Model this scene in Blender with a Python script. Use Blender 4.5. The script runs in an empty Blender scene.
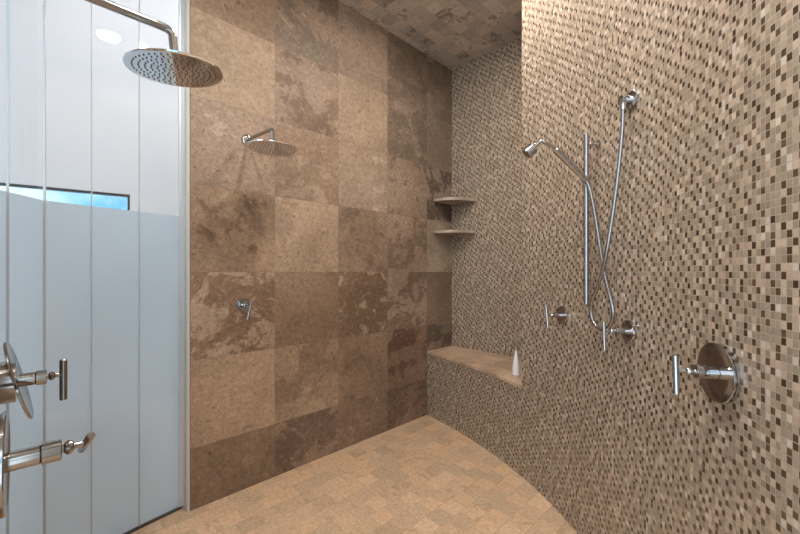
import bpy, bmesh, math, random
from mathutils import Vector, Matrix
random.seed(7)
scn = bpy.context.scene
COL = scn.collection
PI = math.pi

# ---------------------------------------------------------------- node helper
class NT:
    def __init__(s, name):
        s.m = bpy.data.materials.new(name); s.m.use_nodes = True
        s.t = s.m.node_tree; s.t.nodes.clear()
        s.out = s.t.nodes.new('ShaderNodeOutputMaterial')
    def n(s, typ, ins=None, **props):
        nd = s.t.nodes.new(typ)
        for k, v in props.items(): setattr(nd, k, v)
        if ins:
            for k, v in ins.items():
                if isinstance(v, bpy.types.NodeSocket): s.t.links.new(v, nd.inputs[k])
                else: nd.inputs[k].default_value = v
        return nd
    def math(s, op, a, b=0.0, c=None, clamp=False):
        ins = {0: a, 1: b}
        if c is not None: ins[2] = c
        return s.n('ShaderNodeMath', ins, operation=op, use_clamp=clamp).outputs[0]
    def vec(s, x, y, z=0.0):
        return s.n('ShaderNodeCombineXYZ', {0: x, 1: y, 2: z}).outputs[0]
    def sep(s, v):
        return s.n('ShaderNodeSeparateXYZ', {0: v}).outputs
    def mix(s, f, a, b, blend='MIX'):
        nd = s.n('ShaderNodeMix', data_type='RGBA', blend_type=blend, clamp_factor=True)
        for i, v in ((0, f), (6, a), (7, b)):
            if isinstance(v, bpy.types.NodeSocket): s.t.links.new(v, nd.inputs[i])
            else:
                nd.inputs[i].default_value = v if (i == 0 or len(v) == 4) else (*v, 1)
        return nd.outputs[2]
    def noise(s, v, scale, detail=4, rough=.5, dist=0.0, col=False):
        nd = s.n('ShaderNodeTexNoise', {'Vector': v, 'Scale': scale, 'Detail': detail, 'Roughness': rough, 'Distortion': dist})
        return nd.outputs['Color' if col else 'Fac']
    def white(s, v, out='Value'):
        return s.n('ShaderNodeTexWhiteNoise', {'Vector': v}, noise_dimensions='3D').outputs[out]
    def step(s, v, lo, hi, a=0.0, b=1.0):
        return s.n('ShaderNodeMapRange', {0: v, 1: lo, 2: hi, 3: a, 4: b}, interpolation_type='SMOOTHSTEP').outputs[0]
    def pbr(s, **k):
        p = s.n('ShaderNodeBsdfPrincipled', {a.replace('_', ' '): b for a, b in k.items()})
        s.t.links.new(p.outputs[0], s.out.inputs[0]); return p
    def bump(s, h, st, dist=.002):
        return s.n('ShaderNodeBump', {'Height': h, 'Strength': st, 'Distance': dist}).outputs[0]

def simple(name, col, rough=.5, metal=0.0, bump=None, **k):
    t = NT(name)
    co = t.n('ShaderNodeTexCoord').outputs['Object']
    nz = t.noise(co, 40, 3)
    c = t.mix(t.math('MULTIPLY', nz, .25), (*col, 1), tuple(x * .8 for x in col))
    ins = {'Base Color': c, 'Roughness': rough, 'Metallic': metal}
    p = t.n('ShaderNodeBsdfPrincipled', ins)
    t.t.links.new(p.outputs[0], t.out.inputs[0])
    return t.m

# ---------------------------------------------------------------- materials
TILE = .457
def large_stone():
    t = NT('honed_travertine_large')
    uv = t.n('ShaderNodeUVMap', uv_map='UVMap').outputs[0]
    A = t.n('ShaderNodeAttribute', attribute_name='tone_a'); B = t.n('ShaderNodeAttribute', attribute_name='tone_b')
    cov = A.outputs['Alpha']; seed = B.outputs['Alpha']
    u, v, _ = t.sep(uv)
    sv = t.math('MULTIPLY', seed, 23.0)
    P = t.vec(t.math('ADD', u, sv), v, sv)
    n1 = t.noise(P, 4.2, 12, .70, 1.1)
    # torn, cloudy edges of the dark mineral bands
    band = t.noise(t.vec(t.math('MULTIPLY', u, .7), t.math('MULTIPLY', v, 1.7), sv), 3.0, 8, .6, .5)
    nn = t.math('ADD', t.math('MULTIPLY', n1, .62), t.math('MULTIPLY', band, .38))
    thr = t.math('SUBTRACT', .66, t.math('MULTIPLY', cov, .32))
    edge = t.math('MULTIPLY', t.math('SUBTRACT', t.noise(P, 38, 6, .7, .6), .5), .10)
    nn = t.math('ADD', nn, edge)
    mask = t.step(t.math('SUBTRACT', nn, thr), -.012, .016)
    c = t.mix(t.math('MULTIPLY', mask, .85), A.outputs['Color'], B.outputs['Color'])
    # broad cloudiness
    cl = t.noise(P, 1.9, 6, .6, .3)
    c = t.mix(1.0, c, t.mix(t.step(cl, .35, .65), (.84, .83, .82), (1.13, 1.14, 1.15)), 'MULTIPLY')
    fine = t.noise(P, 42, 9, .80, .5)
    c = t.mix(1.0, c, t.mix(t.step(fine, .34, .66), (.74, .72, .70), (1.24, 1.26, 1.28)), 'MULTIPLY')
    mott = t.noise(P, 13, 10, .74, 1.6)
    c = t.mix(t.step(mott, .55, .60, 0.0, .34), c, B.outputs['Color'])
    fleck = t.noise(t.vec(t.math('ADD', u, 31.0), v, sv), 34, 6, .62, .6)
    c = t.mix(t.math('MULTIPLY', t.step(fleck, .60, .66), t.math('ADD', .12, t.math('MULTIPLY', cov, .5))), c, (.46, .36, .27))
    # pale crystalline veins and flecks, more of them where the tile is patchy
    vn = t.math('ABSOLUTE', t.math('SUBTRACT', t.noise(P, 5.5, 7, .66, 1.4), .5))
    vm = t.math('MULTIPLY', t.step(vn, 0.0, .016, 1.0, 0.0), t.math('MULTIPLY', t.math('ADD', cov, .1), t.step(cl, .42, .6)))
    c = t.mix(t.math('MULTIPLY', vm, .5), c, (.52, .40, .30))
    pit = t.noise(P, 60, 3, .5, .8)
    c = t.mix(t.step(pit, .63, .69, 0.0, .6), c, (.09, .05, .03))
    # joints
    fu = t.math('FRACT', t.math('DIVIDE', t.math('SUBTRACT', u, .542 - TILE * 10), TILE))
    fv = t.math('FRACT', t.math('DIVIDE', t.math('SUBTRACT', v, 1.23 - TILE * 10), TILE))
    du = t.math('MINIMUM', fu, t.math('SUBTRACT', 1.0, fu)); dv = t.math('MINIMUM', fv, t.math('SUBTRACT', 1.0, fv))
    g = t.step(t.math('MINIMUM', du, dv), .0022, .0042, 1.0, 0.0)
    c = t.mix(t.math('MULTIPLY', g, .6), c, (.19, .125, .085))
    h = t.math('SUBTRACT', t.math('MULTIPLY', fine, .3), t.math('ADD', g, t.step(pit, .67, .74)))
    p = t.pbr(Base_Color=c, Roughness=t.math('ADD', .42, t.math('MULTIPLY', fine, .25)), Normal=t.bump(h, .25, .001))
    p.inputs['Specular IOR Level'].default_value = .4
    return t.m

def small_stone(name, tint, p=.1016, shift=True, contrast=1.0, dark=(.30, .20, .13)):
    t = NT(name)
    co = t.n('ShaderNodeTexCoord').outputs['Object']
    x, y, z = t.sep(co)
    xs = t.math('DIVIDE', t.math('ADD', x, 10.0), p)
    i = t.math('FLOOR', xs)
    off = t.math('MULTIPLY', t.math('FRACT', t.math('MULTIPLY', i, .5)), 1.0) if shift else 0.0
    ys = t.math('ADD', t.math('DIVIDE', t.math('ADD', y, 10.05), p), off)
    j = t.math('FLOOR', ys)
    fx = t.math('FRACT', xs); fy = t.math('FRACT', ys)
    idv = t.vec(i, j, 3.0)
    w = t.white(idv); wc = t.white(t.vec(i, j, 9.0))
    P = t.vec(t.math('ADD', x, t.math('MULTIPLY', w, 40.0)), y, t.math('MULTIPLY', w, 17.0))
    cl = t.noise(P, 11, 9, .70, 1.0)
    fine = t.noise(P, 60, 7, .78)
    ramp = t.n('ShaderNodeValToRGB', {0: wc})
    e = ramp.color_ramp.elements
    e[0].position = 0; e[0].color = (*[c * (1 - .22 * contrast) for c in tint], 1)
    e[1].position = 1; e[1].color = (*[c * (1 + .16 * contrast) for c in tint], 1)
    m = e.new(.15); m.color = (*[c * (1 - .10 * contrast) for c in tint], 1)
    m = e.new(.55); m.color = (*tint, 1)
    m = e.new(.8); m.color = (tint[0] * 1.08, tint[1] * 1.02, tint[2] * .93, 1)
    c = ramp.outputs[0]
    thr = t.math('ADD', .50, t.math('MULTIPLY', t.white(t.vec(i, j, 21.0)), .22))
    c = t.mix(t.math('MULTIPLY', t.step(t.math('SUBTRACT', cl, thr), -.03, .06), .55 * contrast), c, (*dark, 1))
    c = t.mix(1.0, c, t.mix(t.step(fine, .3, .7), (.80, .78, .76), (1.18, 1.18, 1.18)), 'MULTIPLY')
    dx = t.math('MINIMUM', fx, t.math('SUBTRACT', 1.0, fx)); dy = t.math('MINIMUM', fy, t.math('SUBTRACT', 1.0, fy))
    g = t.step(t.math('MINIMUM', dx, dy), .010, .026, 1.0, 0.0)
    c = t.mix(t.math('MULTIPLY', g, .4), c, tuple(v * .55 for v in tint))
    h = t.math('SUBTRACT', t.math('MULTIPLY', fine, .4), g)
    t.pbr(Base_Color=c, Roughness=.5, Normal=t.bump(h, .35, .0015))
    return t.m

def mosaic():
    t = NT('glass_and_stone_mosaic')
    uv = t.n('ShaderNodeUVMap', uv_map='UVMap').outputs[0]
    u, v, _ = t.sep(uv)
    p = .0159
    us = t.math('DIVIDE', t.math('ADD', u, 8.0), .0128); vs = t.math('DIVIDE', t.math('ADD', v, 4.0), p)
    i = t.math('FLOOR', us); j = t.math('FLOOR', vs)
    fu = t.math('FRACT', us); fv = t.math('FRACT', vs)
    rj = t.white(t.vec(5.0, j, 1.0))
    # one dark chip in about four, shifted from course to course
    oj = t.math('FLOOR', t.math('ADD', t.math('MULTIPLY', j, 1.5), t.math('MULTIPLY', rj, .30)))
    k = t.math('ADD', i, oj)
    cell = t.math('FLOOR', t.math('DIVIDE', k, 4.0))
    rc = t.white(t.vec(cell, j, 2.0))
    mv = t.math('GREATER_THAN', rc, .89); skip = t.math('LESS_THAN', rc, .06)
    pos = t.math('SUBTRACT', k, t.math('MULTIPLY', cell, 4.0))
    isd = t.math('COMPARE', pos, mv, .1)
    isd = t.math('MULTIPLY', isd, t.math('SUBTRACT', 1.0, skip))
    w = t.white(t.vec(i, j, 4.0)); w2 = t.white(t.vec(i, j, 6.0))
    ramp = t.n('ShaderNodeValToRGB', {0: w}); ramp.color_ramp.interpolation = 'CONSTANT'
    cols = [(0, (.31, .245, .18)), (.22, (.27, .215, .16)), (.40, (.345, .27, .20)), (.54, (.285, .23, .168)),
            (.64, (.435, .325, .24)), (.80, (.48, .37, .28)), (.94, (.53, .455, .38))]
    e = ramp.color_ramp.elements
    e[0].position = 0; e[0].color = (*cols[0][1], 1); e[1].position = cols[1][0]; e[1].color = (*cols[1][1], 1)
    for q, c in cols[2:]:
        m = e.new(q); m.color = (*c, 1)
    lite = ramp.outputs[0]
    stripe = t.noise(t.vec(t.math('MULTIPLY', u, 900.0), t.math('MULTIPLY', v, 120.0), w), 1.0, 2)
    lite = t.mix(1.0, lite, t.mix(stripe, (.84, .84, .84), (1.14, 1.14, 1.14)), 'MULTIPLY')
    dark = t.mix(w2, (.055, .031, .019), (.115, .066, .040))
    c = t.mix(isd, lite, dark)
    du = t.math('MINIMUM', fu, t.math('SUBTRACT', 1.0, fu)); dv = t.math('MINIMUM', fv, t.math('SUBTRACT', 1.0, fv))
    g = t.step(t.math('MINIMUM', du, dv), .035, .075, 1.0, 0.0)
    c = t.mix(g, c, (.36, .295, .23))
    geo = t.n('ShaderNodeNewGeometry').outputs['Normal']
    jit = t.n('ShaderNodeVectorMath', {0: t.white(t.vec(i, j, 12.0), 'Color'), 1: (.5, .5, .5)}, operation='SUBTRACT').outputs[0]
    sc = t.n('ShaderNodeVectorMath', {0: jit, 'Scale': .10}, operation='SCALE').outputs[0]
    nn = t.n('ShaderNodeVectorMath', {0: t.n('ShaderNodeVectorMath', {0: geo, 1: sc}, operation='ADD').outputs[0]}, operation='NORMALIZE').outputs[0]
    hb = t.n('ShaderNodeBump', {'Height': t.math('SUBTRACT', 1.0, g), 'Strength': .3, 'Distance': .0008, 'Normal': nn}).outputs[0]
    rough = t.math('ADD', t.math('MULTIPLY', w2, .22), t.math('ADD', .14, t.math('MULTIPLY', g, .45)))
    q = t.pbr(Base_Color=c, Roughness=rough, Normal=hb)
    q.inputs['Specular IOR Level'].default_value = .55
    return t.m

def travertine(name, col):
    t = NT(name)
    co = t.n('ShaderNodeTexCoord').outputs['Object']
    a = t.noise(co, 5, 8, .65, .8); b = t.noise(co, 60, 5, .7)
    c = t.mix(t.step(a, .38, .62), tuple(v * .68 for v in col), tuple(v * 1.08 for v in col))
    c = t.mix(1.0, c, t.mix(b, (.86, .85, .84), (1.13, 1.13, 1.13)), 'MULTIPLY')
    t.pbr(Base_Color=c, Roughness=.42, Normal=t.bump(b, .15, .001))
    return t.m

def chrome(name, col=(.50, .505, .52), rough=.06):
    t = NT(name)
    co = t.n('ShaderNodeTexCoord').outputs['Object']
    n = t.noise(co, 30, 3)
    t.pbr(Base_Color=(*col, 1), Metallic=1.0, Roughness=t.math('ADD', rough, t.math('MULTIPLY', n, .05)))
    return t.m

def clear_glass(name='clear_glass', tint=(.975, .982, .99)):
    t = NT(name)
    g = t.n('ShaderNodeNewGeometry')
    d = t.math('ABSOLUTE', t.n('ShaderNodeVectorMath', {0: g.outputs['Normal'], 1: g.outputs['Incoming']}, operation='DOT_PRODUCT').outputs['Value'])
    fr = t.math('ADD', .035, t.math('MULTIPLY', t.math('POWER', t.math('SUBTRACT', 1.0, d), 5.0), .96))
    tr = t.n('ShaderNodeBsdfTransparent', {0: (*tint, 1)})
    gl = t.n('ShaderNodeBsdfGlossy', {0: (1, 1, 1, 1), 'Roughness': .0})
    mx = t.n('ShaderNodeMixShader', {0: fr, 1: tr.outputs[0], 2: gl.outputs[0]})
    t.t.links.new(mx.outputs[0], t.out.inputs[0])
    return t.m

def frost():
    t = NT('frosted_film')
    co = t.n('ShaderNodeTexCoord').outputs['Object']
    n = t.noise(co, 120, 3)
    c = t.mix(n, (.73, .82, .89), (.77, .86, .93))
    df = t.n('ShaderNodeBsdfDiffuse', {0: c}); tl = t.n('ShaderNodeBsdfTranslucent', {0: c})
    a = t.n('ShaderNodeMixShader', {0: .5, 1: df.outputs[0], 2: tl.outputs[0]})
    tr = t.n('ShaderNodeBsdfTransparent', {0: (.9, .95, 1, 1)})
    b = t.n('ShaderNodeMixShader', {0: .04, 1: a.outputs[0], 2: tr.outputs[0]})
    t.t.links.new(b.outputs[0], t.out.inputs[0])
    return t.m

def emit(name, col, st):
    t = NT(name)
    e = t.n('ShaderNodeEmission', {0: (*col, 1), 1: st}); t.t.links.new(e.outputs[0], t.out.inputs[0])
    return t.m

M = dict(
    stone=large_stone(),
    floor=small_stone('tumbled_travertine_floor', (.60, .425, .285), contrast=.75, dark=(.36, .22, .12)),
    ceil=small_stone('tumbled_travertine_ceiling', (.54, .47, .405), contrast=1.3, dark=(.16, .125, .10)),
    mosaic=mosaic(),
    slab=travertine('bench_travertine', (.55, .385, .265)),
    shelf=travertine('shelf_travertine', (.46, .36, .27)),
    pier=travertine('pier_travertine', (.34, .25, .18)),
    chrome=chrome('polished_chrome'),
    chrome_bright=chrome('bright_chrome', (.86, .88, .90), .04),  # paler copy of the chrome; its colour lifts the reflected bright glass
    chrome_warm=chrome('dark_chrome', (.36, .35, .345), .10),  # darker, slightly rougher copy of the chrome
    hose=chrome('metal_hose', (.38, .385, .40), .22),
    nozzle=simple('grey_rubber', (.10, .10, .105), .5),
    glass=clear_glass(), sky_dim=clear_glass('sky_dimming_window_glass', (.60, .68, .74)), frost=frost(),  # window pane's tint is added to dim the over-bright sky behind it
    seal=simple('glass_seal', (.52, .55, .58), .2),
    dark_seal=simple('dark_sill_seal', (.06, .055, .05), .5),
    jamb=simple('pale_jamb_stone', (.60, .58, .54), .5),
    channel=simple('brushed_aluminium', (.72, .76, .80), .35, .6),
    white=simple('white_paint', (.68, .69, .715), .5),
    black=simple('black_window_frame', (.015, .015, .018), .4),
    plastic=simple('white_plastic', (.82, .78, .80), .35),
    pink=simple('pinkish_cap', (.62, .45, .42), .4),
    lens=emit('lamp_lens', (1.0, .93, .82), 70.0),
)

# ---------------------------------------------------------------- mesh helpers
def link(name, bm, mat, parent=None, smooth=False, kind=None):
    me = bpy.data.meshes.new(name)
    bmesh.ops.recalc_face_normals(bm, faces=bm.faces)
    bm.to_mesh(me); bm.free()
    me.materials.append(mat)
    if smooth:
        for p in me.polygons: p.use_smooth = True
        try: me.set_sharp_from_angle(angle=math.radians(35))
        except Exception: pass
    o = bpy.data.objects.new(name, me); COL.objects.link(o)
    if parent: o.parent = parent
    if kind: o['kind'] = kind
    return o

def thing(name, label, cat, loc=(0, 0, 0), group=None, rot=None):
    o = bpy.data.objects.new(name, None); COL.objects.link(o)
    o.empty_display_size = .05
    o.location = loc
    if rot: o.rotation_euler = rot
    o['label'] = label; o['category'] = cat
    if group: o['group'] = group
    return o
def tag(o, label, cat, group=None):
    o['label'] = label; o['category'] = cat
    if group: o['group'] = group
    return o

def box(bm, lo, hi, bevel=0):
    vs = [bm.verts.new((x, y, z)) for x in (lo[0], hi[0]) for y in (lo[1], hi[1]) for z in (lo[2], hi[2])]
    F = [(0, 1, 3, 2), (4, 6, 7, 5), (0, 4, 5, 1), (2, 3, 7, 6), (0, 2, 6, 4), (1, 5, 7, 3)]
    fs = [bm.faces.new([vs[i] for i in f]) for f in F]
    if bevel:
        es = list({e for f in fs for e in f.edges})
        bmesh.ops.bevel(bm, geom=es, offset=bevel, segments=2, affect='EDGES')
def basis(axis):
    a = Vector(axis).normalized()
    r = Vector((0, 0, 1)) if abs(a.z) < .9 else Vector((1, 0, 0))
    u = a.cross(r).normalized(); v = a.cross(u).normalized()
    return a, u, v
def lathe(bm, org, axis, prof, seg=40):
    """prof: list of (distance along axis, radius); ends at radius 0 are closed"""
    a, u, v = basis(axis); org = Vector(org); rings = []
    for d, r in prof:
        if r < 1e-6: rings.append([bm.verts.new(org + a * d)])
        else: rings.append([bm.verts.new(org + a * d + (u * math.cos(2 * PI * k / seg) + v * math.sin(2 * PI * k / seg)) * r) for k in range(seg)])
    for A, B in zip(rings, rings[1:]):
        for k in range(seg):
            k2 = (k + 1) % seg
            if len(A) == 1 and len(B) == 1: continue
            if len(A) == 1: bm.faces.new((A[0], B[k], B[k2]))
            elif len(B) == 1: bm.faces.new((A[k], A[k2], B[0]))
            else: bm.faces.new((A[k], A[k2], B[k2], B[k]))
def crom(P, n=8):
    P = [Vector(p) for p in P]; P = [P[0] * 2 - P[1]] + P + [P[-1] * 2 - P[-2]]; out = []
    for i in range(1, len(P) - 2):
        a, b, c, d = P[i - 1:i + 3]
        for k in range(n):
            t = k / n
            out.append(.5 * ((2 * b) + (c - a) * t + (2 * a - 5 * b + 4 * c - d) * t * t + (3 * b - a - 3 * c + d) * t ** 3))
    out.append(P[-2]); return out
def tube(bm, pts, rad, seg=16, cap=True, flat=1.0):
    pts = [Vector(p) for p in pts]
    R = rad if isinstance(rad, (list, tuple)) else [rad] * len(pts)
    up = None; rings = []
    for i, p in enumerate(pts):
        d = (pts[min(i + 1, len(pts) - 1)] - pts[max(i - 1, 0)]).normalized()
        if up is None: _, up, _ = basis(d)
        up = (up - d * up.dot(d)).normalized(); w = d.cross(up)
        rings.append([bm.verts.new(p + (up * math.cos(2 * PI * k / seg) + w * flat * math.sin(2 * PI * k / seg)) * R[i]) for k in range(seg)])
    for A, B in zip(rings, rings[1:]):
        for k in range(seg):
            bm.faces.new((A[k], A[(k + 1) % seg], B[(k + 1) % seg], B[k]))
    if cap: bm.faces.new(rings[0]); bm.faces.new(rings[-1])
def prism(bm, poly, z0, z1):
    a = [bm.verts.new((x, y, z0)) for x, y in poly]; b = [bm.verts.new((x, y, z1)) for x, y in poly]
    n = len(poly)
    bm.faces.new(a); bm.faces.new(b)
    for i in range(n): bm.faces.new((a[i], a[(i + 1) % n], b[(i + 1) % n], b[i]))
def quick(name, mat, fn, parent=None, smooth=True, kind=None):
    bm = bmesh.new(); fn(bm); return link(name, bm, mat, parent, smooth, kind)

# ---------------------------------------------------------------- curved wall line
ctrl = [(-.45, 2.46), (0, 2.375), (.44, 2.28), (.834, 2.15), (1.17, 1.99), (1.47, 1.785), (1.78, 1.48), (1.975, 1.23),
        (2.13, 1.0), (2.37, .7), (2.65, .37), (3.0, -.05), (3.2, -.3)]
curve = []
for i in range(1, len(ctrl) - 2):
    a, b, c, d = [Vector(ctrl[j]) for j in (i - 1, i, i + 1, i + 2)]
    for k in range(12):
        t = k / 12
        curve.append(.5 * ((2 * b) + (c - a) * t + (2 * a - 5 * b + 4 * c - d) * t * t + (3 * b - a - 3 * c + d) * t ** 3))
curve.append(Vector(ctrl[-2]))
arc = [0.0]
for p, q in zip(curve, curve[1:]): arc.append(arc[-1] + (q - p).length)
H = 3.10; YB = 2.717
isp = min(range(len(curve)), key=lambda i: (curve[i] - Vector((1.024, 2.067))).length)

def uv_strip(bm, uvl, pts, us, z0, z1, flip=False):
    va = [bm.verts.new((p[0], p[1], z0)) for p in pts]; vb = [bm.verts.new((p[0], p[1], z1)) for p in pts]
    for i in range(len(pts) - 1):
        f = bm.faces.new((va[i], va[i + 1], vb[i + 1], vb[i]))
        for l, (uu, vv) in zip(f.loops, ((us[i], z0), (us[i + 1], z0), (us[i + 1], z1), (us[i], z1))): l[uvl].uv = (uu, vv)
        f.smooth = False
    return va, vb
def offset(pts, d):
    out = []
    for i, p in enumerate(pts):
        t = (pts[min(i + 1, len(pts) - 1)] - pts[max(i - 1, 0)]).normalized()
        out.append(p + Vector((-t.y, t.x)) * d)
    return out

def build_curved(name, pts, us, ring_extra, ring_us, z0, z1, mat, parent=None, kind=None):
    """closed vertical shell: front strip along pts, continuing round ring_extra back to the start"""
    bm = bmesh.new(); uvl = bm.loops.layers.uv.new('UVMap')
    allp = list(pts) + list(ring_extra); allu = list(us) + list(ring_us)
    n = len(allp)
    va = [bm.verts.new((p[0], p[1], z0)) for p in allp]; vb = [bm.verts.new((p[0], p[1], z1)) for p in allp]
    for i in range(n):
        k = (i + 1) % n
        f = bm.faces.new((va[i], va[k], vb[k], vb[i]))
        u0 = allu[i]; L = (Vector(allp[k]) - Vector(allp[i])).length
        for l, (uu, vv) in zip(f.loops, ((u0, z0), (u0 + L, z0), (u0 + L, z1), (u0, z1))): l[uvl].uv = (uu, vv)
    for ring in (va, vb):
        f = bm.faces.new(ring)
        for l in f.loops: l[uvl].uv = (l.vert.co.x, l.vert.co.y)
    o = link(name, bm, mat, parent, False, kind)
    return o

# right wall: the sweeping mosaic wall, its end returning to the back wall beside the bench
front = curve[isp:]; fu_ = arc[isp:]
back = list(reversed(offset(front, .14)))
back = [b for b in back if b.y < YB - .02 and (b - front[0]).length > .3]
extra = back + [Vector((1.30, YB)), Vector((front[0].x, YB))]
eu = []
acc = fu_[-1] + .3
for a_, b_ in zip([front[-1]] + extra, extra): eu.append(acc); acc += (b_ - a_).length
build_curved('wall_right', front, fu_, extra, eu, 0, H, M['mosaic'], kind='structure')
# back wall
bm = bmesh.new(); uvl = bm.loops.layers.uv.new('UVMap')
box(bm, (-.12, YB, 0), (1.4, YB + .1, H))
for f in bm.faces:
    for l in f.loops: l[uvl].uv = (l.vert.co.x + l.vert.co.y, l.vert.co.z)
link('wall_back', bm, M['mosaic'], kind='structure')

# ---------------------------------------------------------------- left stone wall: a face per tile, each with its own tones
L1, L2 = (.40, .272, .178), (.31, .205, .132)
MD, MP = (.30, .195, .125), (.315, .215, .15)
DK, DG = (.15, .088, .054), (.155, .11, .078)
LT = (.44, .33, .24)
#   column 0..4 from the glass to the corner, rows from the ceiling down: (base, patch, coverage, seed)
tiles = {
 (0,4):(MD,L2,.4,.11),(1,4):(MP,DG,.5,.52),(2,4):(MP,L2,.3,.33),(3,4):(DG,MD,.4,.41),(4,4):(DG,MD,.4,.15),
 (0,3):((.27,.172,.108),DK,.30,.12),(1,3):((.26,.18,.125),DG,.55,.523),(2,3):((.255,.18,.13),DG,.28,.34),(3,3):((.22,.155,.11),DG,.55,.42),(4,3):((.20,.145,.105),DG,.4,.16),
 (0,2):((.385,.27,.178),L2,.28,.13),(1,2):((.28,.19,.132),(.17,.105,.066),.52,.541),(2,2):((.35,.25,.172),L2,.10,.35),(3,2):((.25,.18,.13),DG,.6,.43),(4,2):((.24,.175,.125),DG,.3,.17),
 (0,1):((.285,.193,.135),(.40,.30,.22),.34,.14),(1,1):((.27,.18,.12),(.35,.25,.18),.38,.55),(2,1):((.33,.235,.165),(.42,.32,.24),.3,.36),(3,1):((.29,.205,.145),DG,.38,.44),(4,1):((.26,.19,.14),(.085,.055,.04),.58,.18),
 (0,0):(MD,(.18,.105,.062),.34,.213),(1,0):((.36,.25,.17),L2,.30,.56),(2,0):((.27,.185,.125),(.19,.125,.085),.4,.37),(3,0):((.30,.21,.15),(.18,.115,.078),.42,.45),(4,0):((.33,.255,.185),(.28,.21,.15),.2,.19),
 (0,-1):((.37,.255,.175),(.19,.11,.065),.5,.313),(1,-1):((.245,.155,.098),(.23,.145,.09),.2,.57),(2,-1):((.185,.115,.072),(.38,.29,.21),.33,.38),(3,-1):((.30,.21,.15),(.16,.095,.065),.5,.46),(4,-1):((.21,.14,.095),(.17,.11,.075),.3,.20),
 (0,-2):((.375,.25,.163),L2,.25,.413),(1,-2):((.35,.235,.155),(.24,.155,.10),.5,.58),(2,-2):((.25,.165,.108),(.19,.12,.078),.3,.39),(3,-2):((.235,.145,.098),(.12,.062,.045),.45,.47),(4,-2):((.23,.165,.12),(.10,.07,.05),.5,.21),
 (0,-3):((.235,.155,.10),(.33,.23,.155),.22,.513),(1,-3):((.27,.18,.12),(.15,.095,.068),.5,.59),(2,-3):((.21,.135,.09),(.33,.24,.17),.3,.61),(3,-3):((.22,.14,.094),(.13,.078,.055),.5,.48),(4,-3):((.2,.13,.09),DG,.4,.22),
}
bm = bmesh.new(); uvl = bm.loops.layers.uv.new('UVMap')
ca = bm.loops.layers.float_color.new('tone_a'); cb = bm.loops.layers.float_color.new('tone_b')
ys = [.542 + TILE * i for i in range(5)] + [YB]
zs = [0] + [1.23 + TILE * k for k in range(-2, 5)] + [H]
grid = {}
for iy, y in enumerate(ys):
    for iz, z in enumerate(zs): grid[iy, iz] = bm.verts.new((0, y, z))
def paint(f, tl):
    a, b, cov, sd = tl
    for l in f.loops:
        l[ca] = (*a, cov); l[cb] = (*b, sd); l[uvl].uv = (l.vert.co.y + l.vert.co.x, l.vert.co.z)
for iy in range(5):
    for iz in range(len(zs) - 1):
        f = bm.faces.new((grid[iy, iz], grid[iy + 1, iz], grid[iy + 1, iz + 1], grid[iy, iz + 1]))
        paint(f, tiles[(iy, iz - 3)])
def q4(*pts):
    f = bm.faces.new([bm.verts.new(p) for p in pts]); paint(f, (MD, DK, .3, .7))
T0, T1 = .542, YB
q4((-.12, T0, 0), (0, T0, 0), (0, T0, H), (-.12, T0, H)); q4((-.12, T0, 0), (-.12, T1, 0), (-.12, T1, H), (-.12, T0, H))
q4((-.12, T1, 0), (0, T1, 0), (0, T1, H), (-.12, T1, H)); q4((-.12, T0, H), (0, T0, H), (0, T1, H), (-.12, T1, H)); q4((-.12, T0, 0), (0, T0, 0), (0, T1, 0), (-.12, T1, 0))
bmesh.ops.remove_doubles(bm, verts=bm.verts, dist=1e-5)
link('wall_left', bm, M['stone'], kind='structure')

# jamb at the wall's end where the glass begins
quick('trim_1', M['jamb'], lambda b: box(b, (-.118, .528, 0), (-.004, .5419, H), .002), smooth=False, kind='structure')
quick('trim_2', M['channel'], lambda b: (box(b, (-.073, .506, .012), (-.052, .528, H)), ), smooth=False, kind='structure')

# ---------------------------------------------------------------- floor and ceiling
quick('floor', M['floor'], lambda b: box(b, (-2.5, -2.2, -.1), (3.6, 3.0, 0)), smooth=False, kind='structure')
quick('ceiling', M['ceil'], lambda b: box(b, (-.118, -1.3, H), (3.4, 2.9, H + .1)), smooth=False, kind='structure')
quick('ceiling', M['white'], lambda b: box(b, (-2.7, -2.2, 4.4), (-.12, 3.0, 4.5)), smooth=False, kind='structure')
quick('wall_outside', M['white'], lambda b: box(b, (-2.6, -2.2, 0), (.3, -2.08, 4.4)), smooth=False, kind='structure')  # unseen end wall, added to keep sky light out of the white room
quick('wall_outside', M['white'], lambda b: box(b, (-.118, -2.08, H + .1), (.0, 2.9, 4.4)), smooth=False, kind='structure')

# ---------------------------------------------------------------- pier beside the camera carrying the near fittings
quick('wall_front', M['pier'], lambda b: box(b, (.90, -.36, 0), (1.56, -.075, H)), smooth=False, kind='structure')

# ---------------------------------------------------------------- white room beyond the glass, with its ribbon window
wd = Vector((.175, .985)).normalized(); wn = Vector((wd.y, -wd.x))
W0 = Vector((-1.829, .542))
RM = Matrix(((wd.x, -wn.x, 0, W0.x), (wd.y, -wn.y, 0, W0.y), (0, 0, 1, 0), (0, 0, 0, 1)))
def placed(o): o.matrix_world = RM; return o
HO = 4.4
WB, WT, WS = 1.62, 1.905, -2.3
def outer(b):
    box(b, (0, 0, 0), (2.3, .14, HO)); box(b, (-3.0, 0, 0), (WS, .14, HO)); box(b, (WS, 0, 0), (0, .14, WB)); box(b, (WS, 0, WT), (0, .14, HO))
placed(quick('wall_outside', M['white'], outer, smooth=False, kind='structure'))
def wfr(b):
    t = .018
    box(b, (WS, .02, WB), (0, .06, WB + t)); box(b, (WS, .02, WT - t), (0, .06, WT)); box(b, (-t, .02, WB + t), (0, .06, WT - t)); box(b, (WS, .02, WB + t), (WS + t, .06, WT - t))
wf = placed(quick('window_1', M['black'], wfr, smooth=False, kind='structure'))
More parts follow.
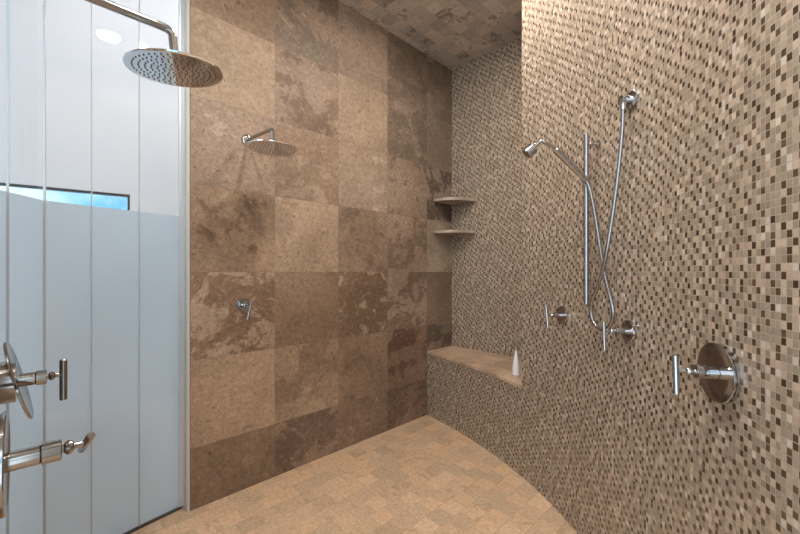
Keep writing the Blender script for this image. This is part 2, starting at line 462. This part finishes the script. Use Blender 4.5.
pn = quick('pane', M['sky_dim'], lambda b: box(b, (WS + .018, .036, WB + .018), (-.018, .042, WT - .018)), wf, smooth=False)

# ---------------------------------------------------------------- faceted glass enclosure
gp = [(-.0625, .517), (-.032, .330), (.008, .151), (.038, .002), (.175, -.095), (.34, -.2), (.54, -.285), (.72, -.33), (.895, -.345)]
glabels = ['clear and frosted glass shower panel fixed beside the stone wall',
           'second half-frosted glass panel from the stone wall, the ceiling lamp mirrored in its top',
           'third half-frosted glass panel from the stone wall, behind the crossbar handles',
           'fourth half-frosted glass panel from the stone wall, behind the lever barrels',
           'half-frosted glass panel at the left edge of the photo, behind the tilted chrome plate']
GH = 3.095; FT = 1.23 + .290
for k in range(len(gp) - 1):
    a, b_ = Vector(gp[k]), Vector(gp[k + 1]); d = (b_ - a).normalized(); n = Vector((-d.y, d.x))
    if n.dot(Vector((1.3, 1.0)) - a) < 0: n = -n        # n points into the shower
    lab = glabels[k] if k < 5 else 'half-frosted glass panel running on to the near pier, out of the picture'
    g = thing('glass_panel', lab, 'glass panel', (a.x, a.y, 0), 'faceted glass shower panels')
    def miter(j):
        if j <= 0 or j >= len(gp) - 1: return .0015
        p, q, r_ = Vector(gp[j - 1]), Vector(gp[j]), Vector(gp[j + 1])
        return .0012 + .0095 * math.tan((q - p).angle(r_ - q) / 2)
    A, B = d * miter(k), d * ((b_ - a).length - miter(k + 1))
    def slab(z0, z1, t0, t1):
        def f(bm):
            prism(bm, [tuple(A + n * t0), tuple(B + n * t0), tuple(B + n * t1), tuple(A + n * t1)], z0, z1)
        return f
    quick('pane', M['glass'], slab(.012, GH, 0, .008), g, False)
    quick('frosted_film', M['frost'], slab(.012, FT, -.0022, -.0008), g, False)
    if k < len(gp) - 2:
        c_ = Vector(gp[k + 2]); d2 = (c_ - b_).normalized(); n2 = Vector((-d2.y, d2.x))
        if n2.dot(n) < 0: n2 = -n2
        A2 = (b_ - a) + d2 * miter(k + 1)
        d3, n3 = -d2 * .0002, n2
    else:
        A2 = B + d * .002; d3, n3 = d * 0, n
    quick('edge_seal', M['seal'], lambda bm: prism(bm, [tuple(B + n * -.0005 + d * .0002), tuple(A2 + n3 * -.0005 + d3), tuple(A2 + n3 * .0085 + d3), tuple(B + n * .0085 + d * .0002)], .012, GH), g, False)
    quick('sill_seal', M['dark_seal'], slab(.0, .0118, -.004, .010), g, False)

# ---------------------------------------------------------------- bench
bench = thing('shower_bench', 'built-in mosaic bench with a tan stone seat in the far corner', 'bench', (.5, 2.5, 0))
bf = curve[:isp + 1]; bu = arc[:isp + 1]
def shift(o):
    o.location = (-.5, -2.5, 0); return o
BX = front[0].x - .0004
ex = [Vector((BX, YB - .001)), Vector((.001, YB - .001))]
bf = [Vector((max(p.x, .001), p.y)) for p in bf]
bf[-1] = Vector((BX, front[0].y))
shift(build_curved('tiled_base', bf, bu, ex, [9, 10], 0, .527, M['mosaic'], bench))
bs = offset(bf, -.004); bs = [Vector((max(p.x, .001), p.y)) for p in bs]; bs[-1].x = BX
def seat(b): prism(b, [tuple(p) for p in bs] + [(BX, YB - .001), (.001, YB - .001)], .527, .547)
shift(quick('stone_seat', M['slab'], seat, bench, False))

# ---------------------------------------------------------------- corner shelves
def shelf(z, label):
    def f(b):
        R = .262; n = 24
        poly = [(0.001, 0 - .001)] + [(.001 + R * math.sin(t * PI / 2 / n), -.001 - R * math.cos(t * PI / 2 / n)) for t in range(n + 1)]
        prism(b, poly, -.024, 0)
        es = [e for e in b.edges if all(v.co.x > .004 or v.co.y < -.2 for v in e.verts) and abs(e.verts[0].co.z - e.verts[1].co.z) < 1e-4]
        es = [e for e in es if all(abs(v.co.xy.length - R) < .01 for v in e.verts)]
        bmesh.ops.bevel(b, geom=es, offset=.006, segments=3, affect='EDGES')
    o = quick('corner_shelf', M['shelf'], f, smooth=False); o.location = (0, YB, z)
    tag(o, label, 'shelf', 'quarter-round stone corner shelves')
shelf(1.872, 'upper quarter-round stone shelf in the corner of stone and mosaic')
shelf(1.592, 'lower quarter-round stone shelf in the corner of stone and mosaic')

# ---------------------------------------------------------------- cone bottle on the bench
bt = thing('cone_bottle', 'slender white cone-shaped bottle at the bench end by the mosaic wall', 'bottle', (.909, 2.226, .547))
quick('bottle_body', M['plastic'], lambda b: lathe(b, (0, 0, .012), (0, 0, 1), [(0, 0), (0, .025), (.01, .026), (.05, .0225), (.11, .014), (.15, .006), (.160, .003), (.162, 0)]), bt)
quick('bottle_base', M['pink'], lambda b: lathe(b, (0, 0, 0), (0, 0, 1), [(0, 0), (0, .024), (.003, .027), (.0118, .0265), (.0118, 0)]), bt)

# ---------------------------------------------------------------- valves
def valve(name, label, pos, n, R, reach, bar, barr, tilt=0.0, big=False, mat=None, plate_tilt=None, barrel_r=.0125, bar_axis=None, plate_off=.014, cr=.985, bf_=.52, drop=0.0, group='chrome crossbar shower valves'):
    mat = mat or M['chrome']
    n = Vector((n[0], n[1], 0)).normalized(); side = Vector((-n.y, n.x, 0))
    r = thing(name, label, 'valve', pos, group)
    if big:
        pa = n
        th = plate_off
        off = n * (th - .004)
        if plate_tilt: pa = (n + Vector((0, 0, plate_tilt))).normalized()
        quick('wall_collar', mat, lambda b: lathe(b, (0, 0, 0), n, [(.0, 0), (.0005, R * cr), (th - .005, R * cr), (th - .005, 0)], 56), r)
        quick('face_plate', mat, lambda b: lathe(b, off, pa, [(0, 0), (0, R * .98), (.001, R), (.004, R), (.0052, R * .985), (.004, R * .93), (.0015, R * .6), (.001, 0)], 64), r)
        base = th - .002
    else:
        quick('face_plate', mat, lambda b: lathe(b, (0, 0, 0), n, [(0, 0), (.0005, R), (.008, R), (.0105, R * .95), (.0095, R * .85), (.010, R * .45), (.010, 0)], 48), r)
        base = .009
    bl = base + (reach - base) * bf_; br = barrel_r
    kn = (reach - base) * .27; rest = reach - bl
    quick('barrel', mat, lambda b: lathe(b, (0, 0, 0), n, [(base, 0), (base, br), (bl - kn, br), (bl - kn + .001, br * .9), (bl - kn + .002, br * 1.15), (bl - .001, br * 1.15), (bl, br), (bl, 0)]), r)
    quick('stem', mat, lambda b: lathe(b, (0, 0, 0), n, [(bl - .001, 0), (bl - .001, .0055), (bl + rest * .08, .0055), (bl + rest * .16, .0085), (bl + rest * .30, .0098), (bl + rest * .42, .0085), (bl + rest * .5, .0048), (reach, .0042), (reach, 0)], 24), r)
    ax = Vector(bar_axis).normalized() if bar_axis else (Vector((0, 0, 1)) * math.cos(tilt) + side * math.sin(tilt)).normalized()
    c = n * reach - Vector((0, 0, drop))
    quick('crossbar_handle', mat, lambda b: lathe(b, c - ax * bar / 2, ax, [(0, 0), (0, barr * .8), (.0015, barr), (bar - .0015, barr), (bar, barr * .8), (bar, 0)], 20), r)
    return r
valve('shower_valve', 'large round-plate chrome valve nearest on the mosaic wall', (2.0115, 1.1774, .986), (-.827, -.562), .072, .098, .096, .0066, tilt=-.06, big=True, barrel_r=.0150, drop=.010)
valve('shower_valve', 'small chrome valve below the hose loop on the mosaic wall', (1.7314, 1.5324, 1.015), (-.73, -.684), .041, .092, .104, .0054, tilt=-.05, barrel_r=.0115, drop=.018)
valve('shower_valve', 'small chrome valve on the mosaic wall below and left of the slide bar', (1.354, 1.8742, 1.014), (-.574, -.819), .045, .088, .115, .0058, tilt=-.17, barrel_r=.0115, drop=.006)
valve('shower_valve', 'small chrome valve on the brown stone wall', (-.001, .812, 1.045), (1, 0), .038, .084, .105, .0058, tilt=.22, barrel_r=.0125, drop=.028)
valve('shower_valve', 'blurred chrome valve with a tilted round plate, upper of two at left edge', (1.0, -.075, 1.003), (0.0, 1), .085, .107, .090, .0068, big=True, mat=M['chrome_warm'], plate_tilt=.24, barrel_r=.0135, plate_off=.040, cr=.5, bf_=.62, drop=.012)
valve('shower_valve', 'nearest chrome valve at left edge, lower of two, handle pointing sideways', (1.415, -.075, .985), (0.0, 1), .064, .119, .075, .0050, big=True, mat=M['chrome_warm'], barrel_r=.0125, bar_axis=(1, .10, .62), plate_off=.0405, cr=.97, bf_=.68)

# ---------------------------------------------------------------- rain heads
def rain_head(label, base, elbow, ctr, R, ux, vy, wall_n, tr=.0095, drop_r=.009):
    """base: wall point, elbow: top of the drop, ctr: centre of the spray face, ux/vy: unit vectors in the face plane"""
    base, elbow, ctr = Vector(base), Vector(elbow), Vector(ctr)
    r = thing('rain_shower_head', label, 'shower head', base, 'round chrome rain shower heads')
    n = Vector(ux).cross(Vector(vy)).normalized()
    if n.z < 0: n = -n
    wn_ = Vector(wall_n)
    quick('wall_flange', M['chrome'], lambda b: lathe(b, (0, 0, 0), wn_, [(0, 0), (.0005, .030), (.006, .030), (.010, .024), (.012, .013), (.012, 0)]), r)
    top = ctr + n * .045
    e = elbow - base
    a1 = e.normalized(); dn = (top - elbow)
    pts = [wn_ * .006, e * .5] + [e - a1 * .03, e - a1 * .012, e + dn * .12 - a1 * .002, e + dn * .35, e + dn]
    P = crom([wn_ * .004, e - a1 * .035], 4) + crom([e - a1 * .028, e - a1 * .010 + dn.normalized() * .002, e + dn.normalized() * .012, e + dn.normalized() * .028], 5) + [top - base]
    quick('arm', M['chrome_warm'], lambda b: tube(b, P, tr, 20), r)
    o = ctr - base
    quick('ball_joint', M['chrome'], lambda b: lathe(b, o, n, [(.010, 0), (.010, .019), (.022, .017), (.026, .012), (.034, .0165), (.042, .0165), (.048, .0115), (.048, 0)], 28), r)
    hd = quick('head_disc', M['chrome_bright'], lambda b: lathe(b, o, n, [(0, 0), (0, R * .985), (.0015, R), (.005, R), (.007, R * .97), (.010, R * .3), (.0105, 0)], 72), r)
    def noz(b):
        u = Vector(ux).normalized(); v = Vector(vy).normalized()
        for ring in range(1, 8):
            rr = R * .12 * ring; m = 6 * ring
            for k in range(m):
                t = 2 * PI * k / m + ring * .2
                c = o + (u * math.cos(t) + v * math.sin(t)) * rr
                lathe(b, c - n * .0022, n, [(0, 0), (0, .0016), (.0023, .0024), (.0023, 0)], 8)
    quick('nozzle_field', M['nozzle'], noz, hd, kind='stuff')
    return r
ta, tb = math.radians(-3), math.radians(6)
rain_head('large chrome rain shower head hanging in front of the glass', (.953, -.075, 1.890), (.953, .252, 1.890), (.951, .262, 1.783), .118,
          (math.cos(ta), 0, math.sin(ta)), (0, math.cos(tb), math.sin(tb)), (0, 1, 0), tr=.0105)
rain_head('chrome rain shower head on a short arm from the stone wall', (-.001, .832, 1.982), (.322, .832, 1.954), (.325, .832, 1.851), .127,
          (1, 0, -.01), (0, 1, .0), (1, 0, 0), tr=.009)

# ---------------------------------------------------------------- slide bar, hand shower, hose, outlet
bx, by = 1.5425, 1.6453
wnb = Vector((-.675, -.738, 0))
sb = thing('slide_bar', 'vertical chrome slide bar on the curved mosaic wall', 'slide bar', (bx, by, 1.094))
quick('bar', M['hose'], lambda b: lathe(b, (0, 0, 0), (0, 0, 1), [(0, 0), (0, .008), (.002, .0105), (.719, .0105), (.722, .008), (.722, 0)], 24), sb)
wp = -wnb * .0553
quick('wall_bracket', M['chrome'], lambda b: (lathe(b, (0, 0, .676), -wnb, [(.0, 0), (.0, .006), (.050, .006), (.050, .0)], 16), lathe(b, Vector((0, 0, .676)) + wp * 1.0, wnb, [(.0, 0), (.0005, .018), (.005, .018), (.007, .012), (.007, 0)], 24)), sb)
quick('slider', M['chrome'], lambda b: (lathe(b, (0, 0, .513), (0, 0, 1), [(0, 0), (0, .0125), (.002, .0135), (.026, .0135), (.028, .0125), (.028, 0)], 24),
                                        lathe(b, (0, 0, .528), wnb, [(0, 0), (.005, .011), (.018, .011), (.018, 0)], 20)), sb)
hb = Vector((1.5518, 1.6156, 1.612)); h1 = Vector((1.4805, 1.4894, 1.7242)); h2 = Vector((1.4557, 1.4434, 1.7495))
hs = thing('hand_shower', 'chrome hand shower angled up from the slide bar with its looping metal hose', 'hand shower', tuple(hb))
d = (h1 - hb).normalized()
quick('handle', M['chrome'], lambda b: lathe(b, (0, 0, 0), d, [(-.006, 0), (-.006, .0085), (.0, .0095), (.012, .0095), (.013, .011), (.035, .0118), (.15, .0128), (.185, .0128), (.187, .010), (.187, 0)], 28), hs)
L = (h1 - hb).length
neck = [d * .18, h1 + d * .02 - hb, h2 - hb + d * .002, Vector((1.4495, 1.4375, 1.7575)) - hb, Vector((1.4420, 1.4330, 1.7560)) - hb, Vector((1.4345, 1.4285, 1.7490)) - hb, Vector((1.424, 1.4215, 1.737)) - hb]
quick('neck', M['chrome'], lambda b: tube(b, crom(neck, 6), .0058, 16), hs)
hc = Vector((1.4240, 1.4215, 1.7370)) - hb; hdx = Vector((-.52, -.44, -.60)).normalized()
quick('spray_head', M['chrome'], lambda b: lathe(b, hc, hdx, [(-.006, 0), (-.006, .008), (.0, .009), (.006, .011), (.008, .022), (.010, .0235), (.044, .0235), (.046, .022), (.0445, .019), (.0445, 0)], 36), hs)
hosep = [(1.5518,1.6156,1.6119),(1.5645,1.6242,1.5697),(1.586,1.6171,1.463),(1.6126,1.5977,1.318),(1.6412,1.5688,1.1989),(1.6648,1.5473,1.1236),(1.6733,1.5413,1.0791),(1.6649,1.5529,1.0394),(1.6451,1.5733,1.0103),(1.618,1.5979,.9987),(1.5854,1.6247,1.0126),(1.5684,1.6357,1.0388),(1.5654,1.633,1.0803),(1.5781,1.6179,1.1233),(1.6163,1.5798,1.1983),(1.6473,1.5481,1.2952),(1.6689,1.5329,1.407),(1.6897,1.5183,1.5331),(1.7064,1.5051,1.6558),(1.7165,1.4972,1.7599),(1.7187,1.4949,1.824)]
hp = crom([Vector(p) - hb for p in hosep], 12)
quick('hose', M['hose'], lambda b: tube(b, hp, [.0066 + (.0006 if i % 2 else 0) for i in range(len(hp))], 14), hs)
ob = Vector((1.7442, 1.5189, 1.848)); on = Vector((-.73, -.684, 0))
ho = thing('hose_outlet', 'chrome wall elbow where the shower hose hangs, high on the mosaic wall', 'wall fitting', tuple(ob))
quick('wall_flange', M['chrome'], lambda b: lathe(b, (0, 0, 0), on, [(0, 0), (.0005, .033), (.008, .033), (.011, .029), (.012, .016), (.012, 0)]), ho)
quick('elbow', M['chrome'], lambda b: (lathe(b, (0, 0, 0), on, [(.008, 0), (.008, .0145), (.028, .0145), (.032, .017), (.044, .017), (.047, .010), (.047, 0)], 24),
                                       lathe(b, Vector(hosep[-1]) - ob + Vector((0, 0, -.012)), (0, 0, 1), [(0, 0), (0, .0098), (.018, .0105), (.019, .012), (.036, .012), (.036, 0)], 24)), ho)

# ---------------------------------------------------------------- recessed ceiling lamps
def lamp(x, y, power, label, col=(1.0, .925, .855), H=H):
    r = thing('recessed_lamp', label, 'ceiling lamp', (x, y, H + .0004), 'recessed ceiling lamps')
    quick('trim_ring', M['white'], lambda b: lathe(b, (0, 0, 0), (0, 0, -1), [(0, .095), (.004, .095), (.006, .085), (.003, .076), (0, .076)], 40), r)
    quick('lens', M['lens'], lambda b: lathe(b, (0, 0, 0), (0, 0, -1), [(.0005, 0), (.0005, .075), (.002, .073), (.002, 0)], 32), r)
    ld = bpy.data.lights.new('downlight', 'AREA'); ld.shape = 'DISK'; ld.size = .14; ld.energy = power; ld.color = col
    lo = bpy.data.objects.new('downlight', ld); COL.objects.link(lo); lo.location = (0, 0, -.012); lo.parent = r
lamp(1.36, 1.03, 19, 'round recessed lamp in the ceiling over the middle of the shower')
lamp(.92, 1.72, 10, 'added fill lamp in the ceiling near the bench corner')  # unseen fill, added to brighten the dim back corner
lamp(1.75, .35, 21, 'round recessed lamp in the ceiling near the shower entrance')

for lx, ly in ((-.50, .85), (-.50, -.1), (-.6, 1.9)):  # unseen lamps, added to brighten the white wall and frosted film
    lamp(lx, ly, 12.5, 'added fill lamp in the ceiling of the white room beyond the glass', (1.0, .97, .95), 4.4)
# ---------------------------------------------------------------- sky
w = bpy.data.worlds.new('sky'); scn.world = w; w.use_nodes = True
nt = w.node_tree; nt.nodes.clear()
def N(t_, **k):
    n = nt.nodes.new(t_)
    for a, b in k.items(): setattr(n, a, b)
    return n
tc = N('ShaderNodeTexCoord'); nz = N('ShaderNodeTexNoise'); nz.inputs['Scale'].default_value = 6; nz.inputs['Detail'].default_value = 7; nz.inputs['Roughness'].default_value = .55
rp = N('ShaderNodeValToRGB'); rp.color_ramp.elements[0].position = .38; rp.color_ramp.elements[0].color = (.16, .46, .60, 1)
rp.color_ramp.elements[1].position = .56; rp.color_ramp.elements[1].color = (.92, .955, 1.0, 1)
bg = N('ShaderNodeBackground'); bg.inputs[1].default_value = 3.4; wo = N('ShaderNodeOutputWorld')
nt.links.new(tc.outputs['Generated'], nz.inputs['Vector']); nt.links.new(nz.outputs[0], rp.inputs[0]); nt.links.new(rp.outputs[0], bg.inputs[0]); nt.links.new(bg.outputs[0], wo.inputs[0])

# ---------------------------------------------------------------- camera
cam = bpy.data.cameras.new('camera'); co = bpy.data.objects.new('camera', cam); COL.objects.link(co)
cam.sensor_width = 36; cam.lens = 367 / 800 * 36; cam.shift_y = 5 / 800; cam.clip_start = .01
co.location = (2.106, 0, 1.23)
co.rotation_euler = (PI / 2, 0, math.atan2(.717, .697))
scn.camera = co
scn.view_settings.view_transform = 'Standard'; scn.view_settings.look = 'None'
scn.view_settings.exposure = -0.08; scn.view_settings.gamma = 1.0; scn.view_settings.use_curve_mapping = False
